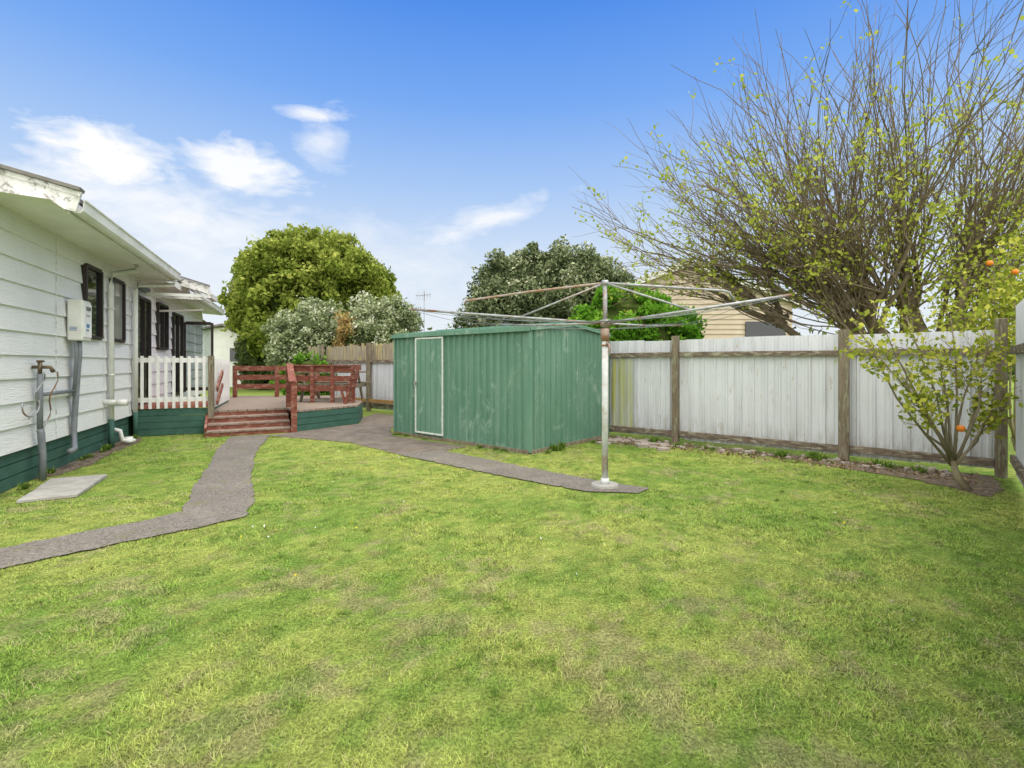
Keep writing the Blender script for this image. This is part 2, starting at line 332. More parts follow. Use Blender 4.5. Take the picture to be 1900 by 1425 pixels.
w.add([hp(S0,-7,0),hp(S1,-7,0),hp(S1,-7,3.1),hp(S0,-7,3.1)],[(0,1,2,3)])
w.obj('end_walls',M['white'],house)
w=MB()
for i in range(3): w.beam(hp(S0+.02,-.03,.07+.14*i),hp(4.45,-.03,.07+.14*i),.02,.128)
w.beam(hp(4.5,-.05,.21),hp(S1,-.05,.21),.02,.42)
w.beam(hp(S0,-.08,.2),hp(S1,-.08,.2),.02,.40)
w.obj('foundation_boards',M['basegreen'],house)
w=MB()
for s in(1.25,3.0,4.35,6.1): w.beam(hp(s,.032,.43),hp(s,.032,3.06),.006,.004,(0,0,1))
w.obj('board_joints',M['oldtrim'],house)
OV=.62; GS0=-.15; GS1=4.75
w=MB()
w.add([hp(S0-.1,.0,3.10),hp(GS1,.0,3.10),hp(GS1,OV,3.06),hp(S0-.1,OV,3.06)],[(0,1,2,3)])
w.add([hp(GS1,.0,3.10),hp(S1+.3,.0,3.10),hp(S1+.3,.5,3.07),hp(GS1,.5,3.07)],[(0,1,2,3)])
w.obj('soffit',M['white'],house)
w=MB(); w.beam(hp(GS0,OV,3.12),hp(GS1,OV,3.12),.025,.17); w.beam(hp(GS1,OV-.0,3.12),hp(GS1,-.0,3.12),.025,.15); w.beam(hp(GS1+.02,.49,3.13),hp(S1+.3,.49,3.13),.025,.14); w.obj('fascia',M['trim'],house)
w=MB()
def gutter(w,s0,s1,t,z):
    pr=[(.0,.13),(.0,.0),(.02,-.02),(.08,-.02),(.11,.01),(.12,.11),(.135,.12),(.135,.135),(.115,.135),(.1,.02),(.02,.0)]
    vs=[];fs=[];n=len(pr)
    for s in(s0,s1):
        for a,b in pr: vs.append(hp(s,t+a,z+b))
    for i in range(n-1): fs.append((i,i+1,n+i+1,n+i))
    fs+= [tuple(range(n)),tuple(range(n,2*n))]; w.add(vs,fs)
gutter(w,GS0+.02,GS1+.03,OV+.015,3.08); gutter(w,7.15,S1+.2,.51,3.08)
w.obj('gutter',M['trim'],house)
w=MB(); pit=math.tan(math.radians(13)); R=3.5+OV
zr=3.24+R*pit
for (s0,s1) in ((GS0-.02,GS1+.02),(GS1+.02,S1+.35)):
    ov=OV+.03 if s0<4 else .52
    vs=[hp(s0,ov,3.23),hp(s1,ov,3.23),hp(s1,-3.5,zr),hp(s0,-3.5,zr),hp(s0,-7.6,3.23),hp(s1,-7.6,3.23)]
    vs+=[v+Vector((0,0,.05)) for v in vs]
    w.add(vs,[(0,1,2,3),(3,2,5,4),(6,7,8,9),(9,8,11,10),(0,1,7,6),(0,3,9,6),(3,4,10,9),(1,2,8,7),(4,5,11,10),(2,5,11,8)])
w.obj('roof',M['roofgrey'],house)
w=MB()
w.beam(hp(GS0-.04,OV+.1,3.145),hp(GS0-.04,-3.5,3.145+R*pit),.03,.19); w.beam(hp(GS0-.055,OV+.13,3.245),hp(GS0-.055,-3.5,3.245+R*pit+.01),.05,.05)
w.obj('bargeboard',M['oldtrim'],house)
w=MB(); w.beam(hp(GS0-.06,OV+.14,3.29),hp(GS0-.06,-3.5,3.29+R*pit+.01),.14,.035); w.obj('verge_tiles',M['roofgrey'],house)
w=MB(); ps0=6.25; ps1=7.1; pt=1.0; pp=math.tan(math.radians(17))
vs=[hp(ps0,pt,3.06),hp(ps1,pt,3.06),hp(ps1,-1.2,3.06+2.2*pp),hp(ps0,-1.2,3.06+2.2*pp)]; vs+=[v+Vector((0,0,.09)) for v in vs]
w.add(vs,[(0,1,2,3),(4,5,6,7),(0,1,5,4),(1,2,6,5),(2,3,7,6),(3,0,4,7)]); w.obj('porch_roof',M['white'],house)
w=MB(); w.beam(hp(ps0-.02,pt+.05,3.09),hp(ps0-.02,-1.2,3.09+2.2*pp),.03,.17); w.beam(hp(ps0,pt+.05,2.98),hp(ps1,pt+.05,2.98),.10,.11); w.beam(hp(ps0+.02,-.1,2.93),hp(ps0+.02,pt+.0,2.93),.05,.12);w.obj('porch_barge',M['oldtrim'],house)
w=MB(); w.beam(hp(ps0-.04,pt+.07,3.195),hp(ps0-.04,-1.2,3.195+2.25*pp),.07,.03); w.obj('porch_verge',M['roofgrey'],house)
w=MB(); w.beam(hp(5.1,.02,2.82),hp(5.1,1.05,2.82),.05,.06); w.beam(hp(5.1,1.05,2.82),hp(6.4,1.05,2.84),.04,.05); w.tube([hp(6.5,.03,2.6),hp(6.5,.9,2.66)],.025); w.obj('porch_beam',M['trim'],house)
def window(s0,s1,z0,z1,mull=None,gl='glass'):
    f=MB()
    for s in [s0,s1]+([mull] if mull else []): 
        p=hp(s,.04,0); f.vpost(p.x,p.y,z0,z1,.055,HD,.07)
    for zz in(z0,z1): f.beam(hp(s0+.028,.04,zz),hp(s1-.028,.04,zz),.068,.055)
    f.obj('window_frame',M['frame'],house)
    q=MB(); q.beam(hp(s0+.03,.026,(z0+z1)/2),hp(s1-.03,.026,(z0+z1)/2),.02,(z1-z0)-.05); q.obj('window_pane',M[gl],house)
window(2.16,2.8,1.8,2.86); window(3.34,3.93,1.8,2.84,gl='glass2')
window(4.75,5.65,.62,2.72,5.2); window(6.32,7.22,1.75,2.76,6.8); window(7.85,8.95,.62,2.68,8.4)
dl=MB()
for t in(.06,.72): p=hp(9.15,t,0); dl.vpost(p.x,p.y,.62,2.55,.06,HN,.05)
for zz in(.70,1.5,2.53): dl.beam(hp(9.15,.09,zz),hp(9.15,.69,zz),.045,.09)
dl.obj('open_door_frame',M['frame'],house)
q=MB(); q.beam(hp(9.15,.09,1.58),hp(9.15,.69,1.58),.012,1.8); q.obj('open_door_glass',M['clear'],house)
w=MB(); w.tube([hp(3.17,.42,3.08),hp(3.17,.42,2.98),hp(3.17,.09,2.9),hp(3.17,.08,2.7),hp(3.17,.08,.48)],.04,.04,10)
w.tube([hp(4.65,OV+.07,3.07),hp(4.65,OV+.05,2.96),hp(4.48,.14,2.9),hp(4.48,.09,2.8),hp(4.48,.09,.48)],.04,.04,10)
w.tube([hp(3.0,.02,.78),hp(3.0,.28,.76)],.045,.045,10); w.tube([hp(3.0,.2,.76),hp(3.0,.34,.76)],.055,.055,10)
for zz in(1.2,2.3): w.tube([hp(3.17,.08,zz),hp(3.17,.08,zz+.03)],.047,.047,10)
w.obj('downpipes',M['trim'],house,True)
w=MB(); w.tube([hp(3.17,.08,.48),hp(3.17,.08,-.02)],.042,.042,10); w.tube([hp(4.48,.09,.48),hp(4.48,.09,-.02)],.042,.042,10); w.obj('downpipe_bases',M['basegreen'],house,True)
w=MB(); w.tube([hp(3.35,.03,.3),hp(3.35,.15,.26),hp(3.38,.17,.1),hp(3.45,.25,.06),hp(3.55,.3,.06)],.035,.035,10); w.tube([hp(3.6,.2,-.01),hp(3.6,.2,.12)],.075,.07,12); w.obj('gully_pipe',M['trim'],house,True)
w=MB(); w.tube([hp(4.9,.06,2.93),hp(4.98,.15,2.85)],.05,.06,12); w.tube([hp(5.06,.06,2.93),hp(5.15,.14,2.87)],.05,.06,12); w.beam(hp(4.88,.05,2.96),hp(5.1,.05,2.96),.06,.05); w.obj('spotlights',M['pipegrey'],house,True)
wh=empty('gas_water_heater'); w=MB(); a0,a1=1.55,1.87
w.prism([hp(a0,.04,0)[:2],hp(a1,.04,0)[:2],hp(a1,.21,0)[:2],hp(a0,.21,0)[:2]],1.72,2.28); w.obj('casing',M['trim'],wh,bevel=.015)
w=MB(); w.prism([hp(a0+.02,.205,0)[:2],hp(a1-.02,.205,0)[:2],hp(a1-.02,.222,0)[:2],hp(a0+.02,.222,0)[:2]],1.76,2.24); w.obj('front_cover',M['white'],wh,bevel=.01)
w=MB(); w.beam(hp(a0+.09,.226,2.17),hp(a1-.09,.226,2.17),.012,.05); w.tube([hp(a0+.16,.22,2.17),hp(a0+.16,.25,2.17)],.022,.022,10); w.obj('flue_outlet',M['pipegrey'],wh)
w=MB(); w.beam(hp(a0+.1,.2245,1.93),hp(a0+.2,.2245,1.93),.003,.05); w.beam(hp(a0+.1,.2245,1.87),hp(a0+.18,.2245,1.87),.003,.02); w.obj('sticker',M['label'],wh)
w=MB(); 
for dz in(0,.02,.04): w.beam(hp(a0-.002,.07,1.86+dz),hp(a0-.002,.15,1.86+dz),.003,.008)
w.obj('rating_text_lines',M['label'],wh)
tcu=bpy.data.curves.new('brand_text','FONT'); tcu.body='Remora'; tcu.size=.045; tcu.align_x='CENTER'; tcu.materials.append(M['labeldark'])
to=bpy.data.objects.new('name_text',tcu); link(to,wh)
Z=HN; Y=Vector((0,0,1)); 
Xr=Y.cross(Z); to.matrix_world=Matrix.Translation(hp((a0+a1)/2,.226,2.06))@Matrix((Xr,Y,Z)).transposed().to_4x4()
w=MB()
w.tube([hp(1.68,.13,1.72),hp(1.68,.13,1.55),hp(1.68,.1,1.0),hp(1.66,.08,.5),hp(1.62,.1,.32),hp(1.5,.14,.24),hp(1.3,.15,.24)],.035,.035,10)
w.tube([hp(1.76,.12,1.72),hp(1.76,.12,1.5),hp(1.73,.09,.98),hp(1.71,.08,.5)],.022,.022,8)
w.tube([hp(1.6,.12,1.72),hp(1.62,.12,1.5),hp(1.62,.09,.95)],.02,.02,8)
w.tube([hp(.68,.1,1.03),hp(1.62,.09,1.03)],.025,.025,8)
w.tube([hp(.62,.1,1.28),hp(.62,.1,.62)],.03,.03,8);w.tube([hp(.62,.1,.62),hp(.62,.11,.58),hp(.66,.11,.30),hp(.66,.11,-.02)],.038,.038,8)
w.obj('conduits',M['pipegrey'],wh,True)
tap=empty('garden_tap'); w=MB(); w.tube([hp(.62,.1,1.28),hp(.62,.1,1.42)],.022); w.tube([hp(.62,.03,1.36),hp(.62,.2,1.36),hp(.62,.23,1.30)],.02); w.tube([hp(.56,.1,1.43),hp(.7,.1,1.43)],.015)
w.tube([hp(.72,.08,1.36),hp(.72,.16,1.36),hp(.72,.18,1.30)],.018); w.obj('tap_body',M['brass'],tap,True)
w=MB(); 
for k in range(2):
    pts=[hp(.45+.35*k+.06*math.sin(i*.9),.2-.01*i,1.3-.045*i*(1+.3*k)) for i in range(13)]; w.tube(pts,.008,.008,5)
w.tube([hp(.3+.2*math.sin(a),.14,.92-.12*math.cos(a)) for a in np.linspace(-2,2,14)],.009,.009,5); w.obj('chain',M['galv'],tap,True)
hb=[tuple(hp(.75,-.03,0)[:2]),tuple(hp(4.45,-.03,0)[:2]),tuple(hp(4.4,.2,0)[:2]),tuple(hp(3.6,.36,0)[:2]),tuple(hp(2.6,.26,0)[:2]),tuple(hp(1.6,.3,0)[:2]),tuple(hp(.9,.16,0)[:2])]
sheet('soil_strip',hb,.006,M['soil'],.03)

# ---------------------------------------------------------------- decks
up=empty('upper_deck'); DZ=.57
w=MB(); w.prism([hp(4.52,.04,0)[:2],hp(4.52,1.32,0)[:2],hp(7.4,1.32,0)[:2],hp(7.4,.04,0)[:2]],DZ-.04,DZ); w.obj('deck_floor',M['reddeck'],up)
w=MB()
for i in range(4): w.beam(hp(4.54,.05,.07+.128*i),hp(4.54,1.3,.07+.128*i),.02,.12)
w.beam(hp(4.55,1.3,.27),hp(7.4,1.3,.27),.02,.5); w.obj('skirting',M['basegreen'],up)
w=MB()
for k in range(10):
    p=hp(4.50,.06+.128*k,0); w.vpost(p.x,p.y,.53,1.55,.05,HN,.022)
for zz in(1.47,.70): w.beam(hp(4.53,.04,zz),hp(4.53,1.28,zz),.035,.09)
for k in range(14):
    p=hp(4.75+.19*k,1.345,0); w.vpost(p.x,p.y,.5,1.5,.05,HD,.022)
for zz in(1.44,.70): w.beam(hp(4.6,1.315,zz),hp(7.35,1.315,zz),.035,.09)
w.obj('white_railing',M['white'],up)
w=MB(); p=hp(4.5,1.33,0); w.vpost(p.x,p.y,0,1.56,.10,HD,.10); w.obj('corner_post',M['wood'],up)

low=empty('lower_deck'); LZ=.44
poly=[(-6.16,10.15),(-4.91,10.83),(-4.45,10.2),(-3.6,11.6),(-3.85,12.75),(-5.5,15),(-9,14.9),(-7.25,12.7)]
w=MB(); w.prism(poly,LZ-.04,LZ); w.obj('deck_floor',M['deck'],low)
w=MB()
for a,b in(((-4.45,10.2),(-3.6,11.6)),((-3.6,11.6),(-3.85,12.75)),((-3.85,12.75),(-5.5,15))):
    for i in range(3): w.beam((a[0],a[1],.065+.13*i),(b[0],b[1],.065+.13*i),.02,.12)
w.obj('skirting',M['basegreen'],low)
w=MB(); SP=Vector((-5.80,9.38,0)); SQ=Vector((-4.50,10.11,0)); sb=Vector((-(SQ-SP).y,(SQ-SP).x,0)).normalized()
for i in range(3):
    o=sb*(.28*i); z=.11*(i+1)
    w.beam(SP+o+sb*.15+Vector((0,0,z-.018)),SQ+o+sb*.15+Vector((0,0,z-.018)),.31,.036)
w.obj('step_treads',M['steps'],low,bevel=.004)
w=MB()
for i in range(4):
    o=sb*(.28*i+.02); w.beam(SP+o+Vector((0,0,.11*i+.037)),SQ+o+Vector((0,0,.11*i+.037)),.02,.072)
w.beam(SP+Vector((0,0,.1)),SP+sb*.85+Vector((0,0,.36)),.04,.16); w.obj('step_risers',M['redwood'],low)
w=MB()
A=Vector((-4.45,10.12,0)); B_=Vector((-4.95,10.98,0)); 
w.vpost(A.x,A.y,0,1.02,.11,(1,.5)); w.vpost(B_.x,B_.y,.3,1.36,.10,(1,.5))
for dz in(0,-.24,-.48): w.beam(A+Vector((0.06,-.03,.95+dz)),B_+Vector((0.06,0.02,1.31+dz)),.03,.14)
w.beam(A+Vector((0,-.08,1.03)),B_+Vector((0,0.06,1.39)),.13,.035)
A2=hp(4.62,1.42,0); w.beam(A2+Vector((0,0,.88)),A2+HD*.8+Vector((0,0,1.22)),.035,.1); w.beam(A2+Vector((0,0,.60)),A2+HD*.8+Vector((0,0,.94)),.035,.08)
w.obj('stair_rail',M['redwood'],low)
w=MB(); C0=Vector((-5.45,12.35,0)); C1=Vector((-3.92,12.30,0))
for zc in(1.27,1.03,.79): w.beam(C0+Vector((0,0,zc)),C1+Vector((0,0,zc)),.03,.14)
w.beam(C0+Vector((0,0,1.36)),C1+Vector((.05,0,1.36)),.14,.035)
for t in(0,.33,.66,1): p=C0.lerp(C1,t); w.vpost(p.x,p.y-.055,.4,1.33,.08,(1,0))
for yy in(12.2,11.85):
    w.beam((-3.98,yy,.42),(-3.76,yy,1.38),.09,.05); w.beam((-3.98,yy,.42),(-4.1,yy,.85),.05,.05)
for zc,xo in((1.3,-.0),(1.1,-.05),(.9,-.1)): w.beam((-3.76+xo,11.75,zc),(-3.76+xo,12.3,zc),.03,.13)
for zc in(1.27,1.03,.79): w.beam(B_+Vector((0,0.05,zc)),C0+Vector((0,0,zc)),.03,.12)
D0=Vector((-7.9,14.2,0)); D1=Vector((-5.7,14.6,0))
for zc in(1.27,1.01,.75): w.beam(D0+Vector((0,0,zc)),D1+Vector((0,0,zc)),.03,.14)
for t in(0,.5,1): p=D0.lerp(D1,t); w.vpost(p.x,p.y-.06,.4,1.35,.09,(1,0))
w.obj('red_railing',M['redwood'],low)
pt_=empty('picnic_table'); w=MB(); cx,cy=-4.75,13.15
for i in range(5): w.beam((cx-.8,cy-.3+.15*i,LZ+.74),(cx+.8,cy-.3+.15*i,LZ+.74),.13,.04)
for sgn in(-1,1):
    for i in range(2): w.beam((cx-.8,cy+sgn*(.6+.14*i),LZ+.44),(cx+.8,cy+sgn*(.6+.14*i),LZ+.44),.13,.04)
for x in(cx-.6,cx+.6):
    w.beam((x,cy-.6,LZ),(x,cy-.2,LZ+.72),.09,.04,(1,0,0)); w.beam((x,cy+.6,LZ),(x,cy+.2,LZ+.72),.09,.04,(1,0,0)); w.beam((x+.05,cy-.75,LZ+.38),(x+.05,cy+.75,LZ+.38),.04,.1)
w.obj('table_and_seats',M['wood'],pt_)

# ---------------------------------------------------------------- ribbed sheet
def ribbed(w,p0,p1,z0,z1,pitch=.19,rib=.03,depth=.022,side=1):
    p0=Vector((p0[0],p0[1],0));p1=Vector((p1[0],p1[1],0)); L=(p1-p0).length; d=(p1-p0)/L; n=Vector((-d.y,d.x,0))*side
    xs=[(0,0)]; x=pitch*.5
    while x+rib*1.6<L:
        xs+=[(x,0),(x+rib*.35,depth),(x+rib*1.0,depth),(x+rib*1.35,0)]; 
        xs+=[(x+pitch*.48,0),(x+pitch*.5,depth*.25),(x+pitch*.52,0)]
        x+=pitch
    xs=[q for q in xs if q[0]<L]+[(L,0)]
    vs=[];fs=[]
    for a,b in xs:
        q=p0+d*a+n*b; vs+= [(q.x,q.y,z0),(q.x,q.y,z1)]
    for i in range(len(xs)-1): fs.append((2*i,2*i+2,2*i+3,2*i+1))
    w.add(vs,fs)
def sidefor(a,b,n): return 1 if Vector((-(b-a).y,(b-a).x,0)).dot(n)>0 else -1
# ---------------------------------------------------------------- fence
FC=Vector((6.07,6.13,0)); FD=Vector((-.769,.638,0)).normalized(); FN=Vector((-FD.y,FD.x,0)); 
if FN.dot(Vector((0,-1,0)))<0: FN=-FN
def fp(s,t,z): return FC+FD*s+FN*t+Vector((0,0,z))
fence=empty('white_steel_fence')
w=MB(); s=0; i=0
while s<8.3:
    L=.79; z1=1.83+random.uniform(-.018,.018); off=.012*(i%2)
    a=fp(s,-.05-off,0); b_=fp(s+L+.02,-.05-off,0); ribbed(w,a,b_,.07+random.uniform(-.02,.02),z1,.19,.035,.026,side=sidefor(a,b_,FN))
    s+=L;i+=1
w.obj('steel_sheets',M['fence'],fence)
w=MB(); a=fp(4.95,-.022,0); b_=fp(5.4,-.022,0); ribbed(w,a,b_,.1,1.5,.15,.035,.02,side=sidefor(a,b_,FN)); w.obj('algae_stained_sheet',M['mosspanel'],fence)
w=MB(); posts=[0.02,1.64,4.12,6.6,9.0]
for k,s in enumerate(posts):
    p=fp(s,.03,0); w.vpost(p.x,p.y,-.05,1.86+(.03 if k else .1),.11 if k!=1 else .13,FD,.10)
w.obj('posts',M['wood'],fence,bevel=.006)
w=MB()
for k in range(len(posts)-1):
    dz=random.uniform(-.015,.015)
    w.beam(fp(posts[k]+.06,.01,1.56+dz),fp(posts[k+1]-.06,.01,1.56-dz),.05,.085); w.beam(fp(posts[k]+.06,.01,.17),fp(posts[k+1]-.06,.01,.17-dz),.05,.095)
w.obj('rails',M['woodrail'],fence,bevel=.005)
f2=empty('timber_topped_fence'); w=MB(); s=8.32
while s<16.6:
    a=fp(s,-.05,0); b_=fp(s+.81,-.05,0); ribbed(w,a,b_,.08,1.46,.19,.035,.02,side=sidefor(a,b_,FN)); s+=.79
w.obj('steel_sheets',M['fence'],f2)
w=MB(); s=8.3
while s<16.9:
    t=1.98+random.uniform(-.05,.05)
    w.beam(fp(s,-.11,1.25),fp(s+random.uniform(-.02,.02)+(.25 if s>16 else 0),-.11,t),.015,.135,up=FD[:]) ; s+=.155
w.obj('palings',M['paling'],f2)
w=MB()
for s in(10.9,13.36,16.0):
    p=fp(s,.03,0); w.vpost(p.x,p.y,0,2.02,.12,FD,.1)
w.obj('posts',M['wood'],f2)
w=MB()
for zz in(1.47,.2): w.beam(fp(9.1,-.005,zz),fp(16.9,-.005,zz),.05,.09)
w.obj('rails',M['woodrail'],f2)
w=MB(); w.beam(fp(11.2,.05,.32),fp(16,.05,.32),.04,.1); w.obj('edge_board',M['orangepaving'],f2)
f3=empty('side_fence'); RD=Vector((-1.05,-1.18,0)).normalized(); RN=Vector((RD.y,-RD.x,0))
if RN.x>0: RN=-RN
def rp(s,t,z): return Vector((6.14,6.10,0))+RD*s+RN*t+Vector((0,0,z))
w=MB(); s=.05
while s<9:
    a=rp(s,-.05,0); b_=rp(s+.81,-.05,0); ribbed(w,a,b_,.06,2.1,.19,.035,.02,side=sidefor(a,b_,RN)); s+=.79
w.obj('steel_sheets',M['fence'],f3)
w=MB()
for s in(2.8,5.2,7.6):
    p=rp(s,.03,0); w.vpost(p.x,p.y,0,2.0,.1,RD,.1)
w.obj('posts',M['wood'],f3)
w=MB()
for zz in(1.56,.25): w.beam(rp(.1,-.005,zz),rp(8.9,-.005,zz),.04,.09)
w.obj('rails',M['woodrail'],f3)

# ---------------------------------------------------------------- shed
shed=empty('green_garden_shed')
L_=Vector((-2.32,9.9,0)); F_=Vector((.275,7.67,0)); U=(F_-L_).normalized(); LW=(F_-L_).length; W_=Vector((-U.y,U.x,0)); 
if W_.y<0: W_=-W_
DW=2.35; R_=F_+W_*DW; K_=L_+W_*DW; RZ=2.06
def outside(a,b):
    ctr=(L_+R_)/2; d=b-a; n=Vector((-d.y,d.x,0)); return 1 if n.dot(a-ctr)>0 else -1
w=MB()
for a,b in((L_,F_),(F_,R_),(R_,K_),(K_,L_)): ribbed(w,a,b,.06,1.93,.15,.035,.030,outside(a,b))
for a,b in((F_,R_),(L_,K_)):
    mid=(a+b)/2; w.add([a+Vector((0,0,1.93)),b+Vector((0,0,1.93)),mid+Vector((0,0,RZ))],[(0,1,2)])
w.obj('steel_walls',M['shed'],shed)
w=MB(); o=.05
def sp_(u,v,z): return L_+U*u+W_*v+Vector((0,0,z))
vs=[sp_(-o,-o-.02,1.955),sp_(LW+o,-o-.02,1.955),sp_(LW+o,DW/2,RZ+.03),sp_(-o,DW/2,RZ+.03),sp_(-o,DW+o,1.955),sp_(LW+o,DW+o,1.955)]
vs+=[v+Vector((0,0,.02)) for v in vs]
w.add(vs,[(0,1,2,3),(3,2,5,4),(6,7,8,9),(9,8,11,10),(0,1,7,6),(0,3,9,6),(3,4,10,9),(1,2,8,7),(4,5,11,10),(2,5,11,8)])
k=.1
while k<LW:
    w.beam(sp_(k,-o,1.985),sp_(k,DW/2,RZ+.055),.035,.02); w.beam(sp_(k,DW+o,1.985),sp_(k,DW/2,RZ+.055),.035,.02); k+=.19
w.beam(sp_(-o,-o-.02,1.94),sp_(LW+o,-o-.02,1.94),.02,.07); w.beam(sp_(LW+o,-o,1.945),sp_(LW+o,DW/2,RZ+.015),.02,.06); w.beam(sp_(LW+o,DW+o,1.945),sp_(LW+o,DW/2,RZ+.015),.02,.06)
w.beam(sp_(-.04,DW/2,RZ+.06),sp_(LW+.04,DW/2,RZ+.06),.2,.02)
for p in(L_,F_,R_,K_):
    q=p+(p-(L_+R_)/2).normalized()*.012; w.vpost(q.x,q.y,.03,1.93,.05,U,.05)
w.obj('roof_and_trim',M['shed'],shed)
w=MB()
for a,b in((L_,F_),(F_,R_),(R_,K_),(K_,L_)): w.beam(a+Vector((0,0,.03)),b+Vector((0,0,.03)),.09,.06)
w.obj('base_plinth',M['wood'],shed)
w=MB(); u0,u1=.202*LW,.425*LW
w.prism([sp_(u0,-.030,0)[:2],sp_(u1,-.030,0)[:2],sp_(u1,-.045,0)[:2],sp_(u0,-.045,0)[:2]],.12,1.87)
w.obj('door_panel',M['shed'],shed)
w=MB()
for k in np.arange(u0+.12,u1-.05,.15): p=sp_(k,-.05,0); w.vpost(p.x,p.y,.14,1.85,.03,U,.012)
w.obj('door_ribs',M['shed'],shed)
w=MB()
for u in(u0,u1): p=sp_(u,-.05,0); w.vpost(p.x,p.y,.1,1.89,.03,U,.016)
for zz in(.115,1.875): w.beam(sp_(u0+.014,-.05,zz),sp_(u1-.014,-.05,zz),.015,.03)
w.obj('door_edge_trim',simple('worn_white_trim',(.78,.80,.76),(.55,.60,.54),12,.6,.2),shed)
w=MB(); w.tube([sp_(u0+.02,-.09,.98),sp_(u0+.02,-.09,1.08)],.012); w.beam(sp_(u0,-.07,1.03),sp_(u0+.05,-.07,1.03),.03,.06)
w.obj('door_latch',M['galv'],shed)

# ---------------------------------------------------------------- rotary clothesline
cl=empty('rotary_clothesline'); bx,by=1.06,5.65
w=MB(); w.tube([(bx,by,-.02),(bx,by,.035)],.17,.15,20); w.obj('concrete_footing',M['concrete'],cl)
w=MB(); w.tube([(bx,by,.03),(bx,by,1.76)],.036,.036,14); w.tube([(bx,by,.03),(bx,by,.10)],.05,.045,14); w.obj('pole',M['polewhite'],cl,True)
w=MB(); w.tube([(bx,by,1.66),(bx,by,1.80)],.048,.05,14); w.tube([(bx,by,1.60),(bx,by,1.62)],.045,.045,14)
w.tube([(bx,by,1.64),(bx+.03,by-.09,1.62),(bx+.03,by-.12,1.5)],.012,.012,6); w.obj('winder_housing',M['rustpipe'],cl,True)
HUB=Vector((bx,by,1.86)); TOP=Vector((bx,by,2.32))
w=MB(); w.tube([(bx,by,1.76),TOP+Vector((0,0,.02))],.026,.026,12); w.tube([(bx,by,1.82),(bx,by,1.90)],.055,.055,12); w.tube([TOP-Vector((0,0,.02)),TOP+Vector((0,0,.03))],.04,.04,12)
T1=Vector((-1.25,6.1,2.07)); T2=Vector((2.76,4.9,2.08)); U1=Vector((-.61,6.6,2.24)); U2=Vector((2.6,6.1,2.30)); 
w.tube([HUB,T1],.015,.015,8); w.tube([HUB,T2],.016,.016,8)
w.tube([TOP,HUB.lerp(T1,.42)],.012,.012,8); w.tube([TOP,HUB.lerp(T2,.5)],.012,.012,8)
w.tube([TOP,TOP.lerp(U2,.5),U2,U2+Vector((.07,0,-.02)),U2+Vector((.13,.0,-.12))],.016,.016,8)
w.tube([HUB,Vector((1.9,6.9,1.93)),Vector((2.6,7.6,1.99))],.013,.013,8); w.tube([HUB,Vector((.3,6.7,1.92)),Vector((-.2,7.3,1.98))],.013,.013,8)
w.obj('arms',M['galv'],cl,True)
w=MB(); w.tube([TOP,TOP.lerp(U1,.5)+Vector((0,0,.01)),U1,U1+Vector((-.02,0,-.04))],.016,.016,8); w.obj('rusty_arm',M['rustpipe'],cl,True)
def sag(a,b,k,n=10): return [Vector(a).lerp(Vector(b),i/n)-Vector((0,0,k*4*(i/n)*(1-i/n))) for i in range(n+1)]
w=MB(); N1=Vector((2.55,7.5,1.99)); N2=Vector((-.2,7.3,1.98))
for f in(1,.8,.6,.42):
    a=HUB.lerp(T1,f);b=HUB.lerp(T2,f);c=HUB.lerp(N1,f);d=HUB.lerp(N2,f)
    w.tube(sag(a,d,.05),.0028,.0028,4); w.tube(sag(d,c,.07),.0028,.0028,4); w.tube(sag(c,b,.06),.0028,.0028,4)
    e=Vector((1.0,by-.35-.25*f,1.84)); w.tube(sag(a,e,.06*f),.0028,.0028,4); w.tube(sag(e,b,.05*f),.0028,.0028,4)
w.tube([HUB,Vector((1.0,by-.6,1.845))],.012,.012,6)
w.obj('wires',M['wire'],cl)

# ---------------------------------------------------------------- neighbouring buildings
nb=empty('beige_neighbour_house'); w=MB(); cx=7.1;y0=20;hw=4.2;ez=3.85;az=5.35
zz=0
while zz<5.2:
    z1=min(zz+.2,5.25)
    def half(z): return hw if z<=ez else hw*(az-z)/(az-ez)
    w.add([(cx-half(zz),y0-.03,zz),(cx+half(zz),y0-.03,zz),(cx+half(z1),y0,z1),(cx-half(z1),y0,z1)],[(0,1,2,3)]); zz=z1
w.add([(cx-hw,y0,0),(cx-hw,y0+9,0),(cx-hw,y0+9,ez),(cx-hw,y0,ez)],[(0,1,2,3)]); w.add([(cx+hw,y0,0),(cx+hw,y0+9,0),(cx+hw,y0+9,ez),(cx+hw,y0,ez)],[(0,1,2,3)])
w.obj('walls',M['beige'],nb)
w=MB(); sl_=(az-ez)/hw
for sg in(-1,1):
    e=hw+.5; w.add([(cx,y0-.2,az+.05),(cx,y0+9.5,az+.05),(cx+sg*e,y0+9.5,az+.05-e*sl_),(cx+sg*e,y0-.2,az+.05-e*sl_),(cx,y0-.2,az+.17),(cx,y0+9.5,az+.17),(cx+sg*e,y0+9.5,az+.17-e*sl_),(cx+sg*e,y0-.2,az+.17-e*sl_)],[(0,1,2,3),(4,5,6,7),(2,3,7,6),(1,2,6,5)])
w.obj('roof',M['roofgrey'],nb)
w=MB()
for sg in(-1,1): w.beam((cx,y0-.22,az+.08),(cx+sg*(hw+.5),y0-.22,az+.08-(hw+.5)*sl_),.04,.24)
w.obj('bargeboards',M['oldtrim'],nb)
w=MB(); w.beam((9.4,y0-.05,2.6),(11,y0-.05,2.6),.05,1.0); w.obj('window',M['glass'],nb)
wn=empty('white_neighbour_house'); w=MB(); cx,y0=-17.4,30
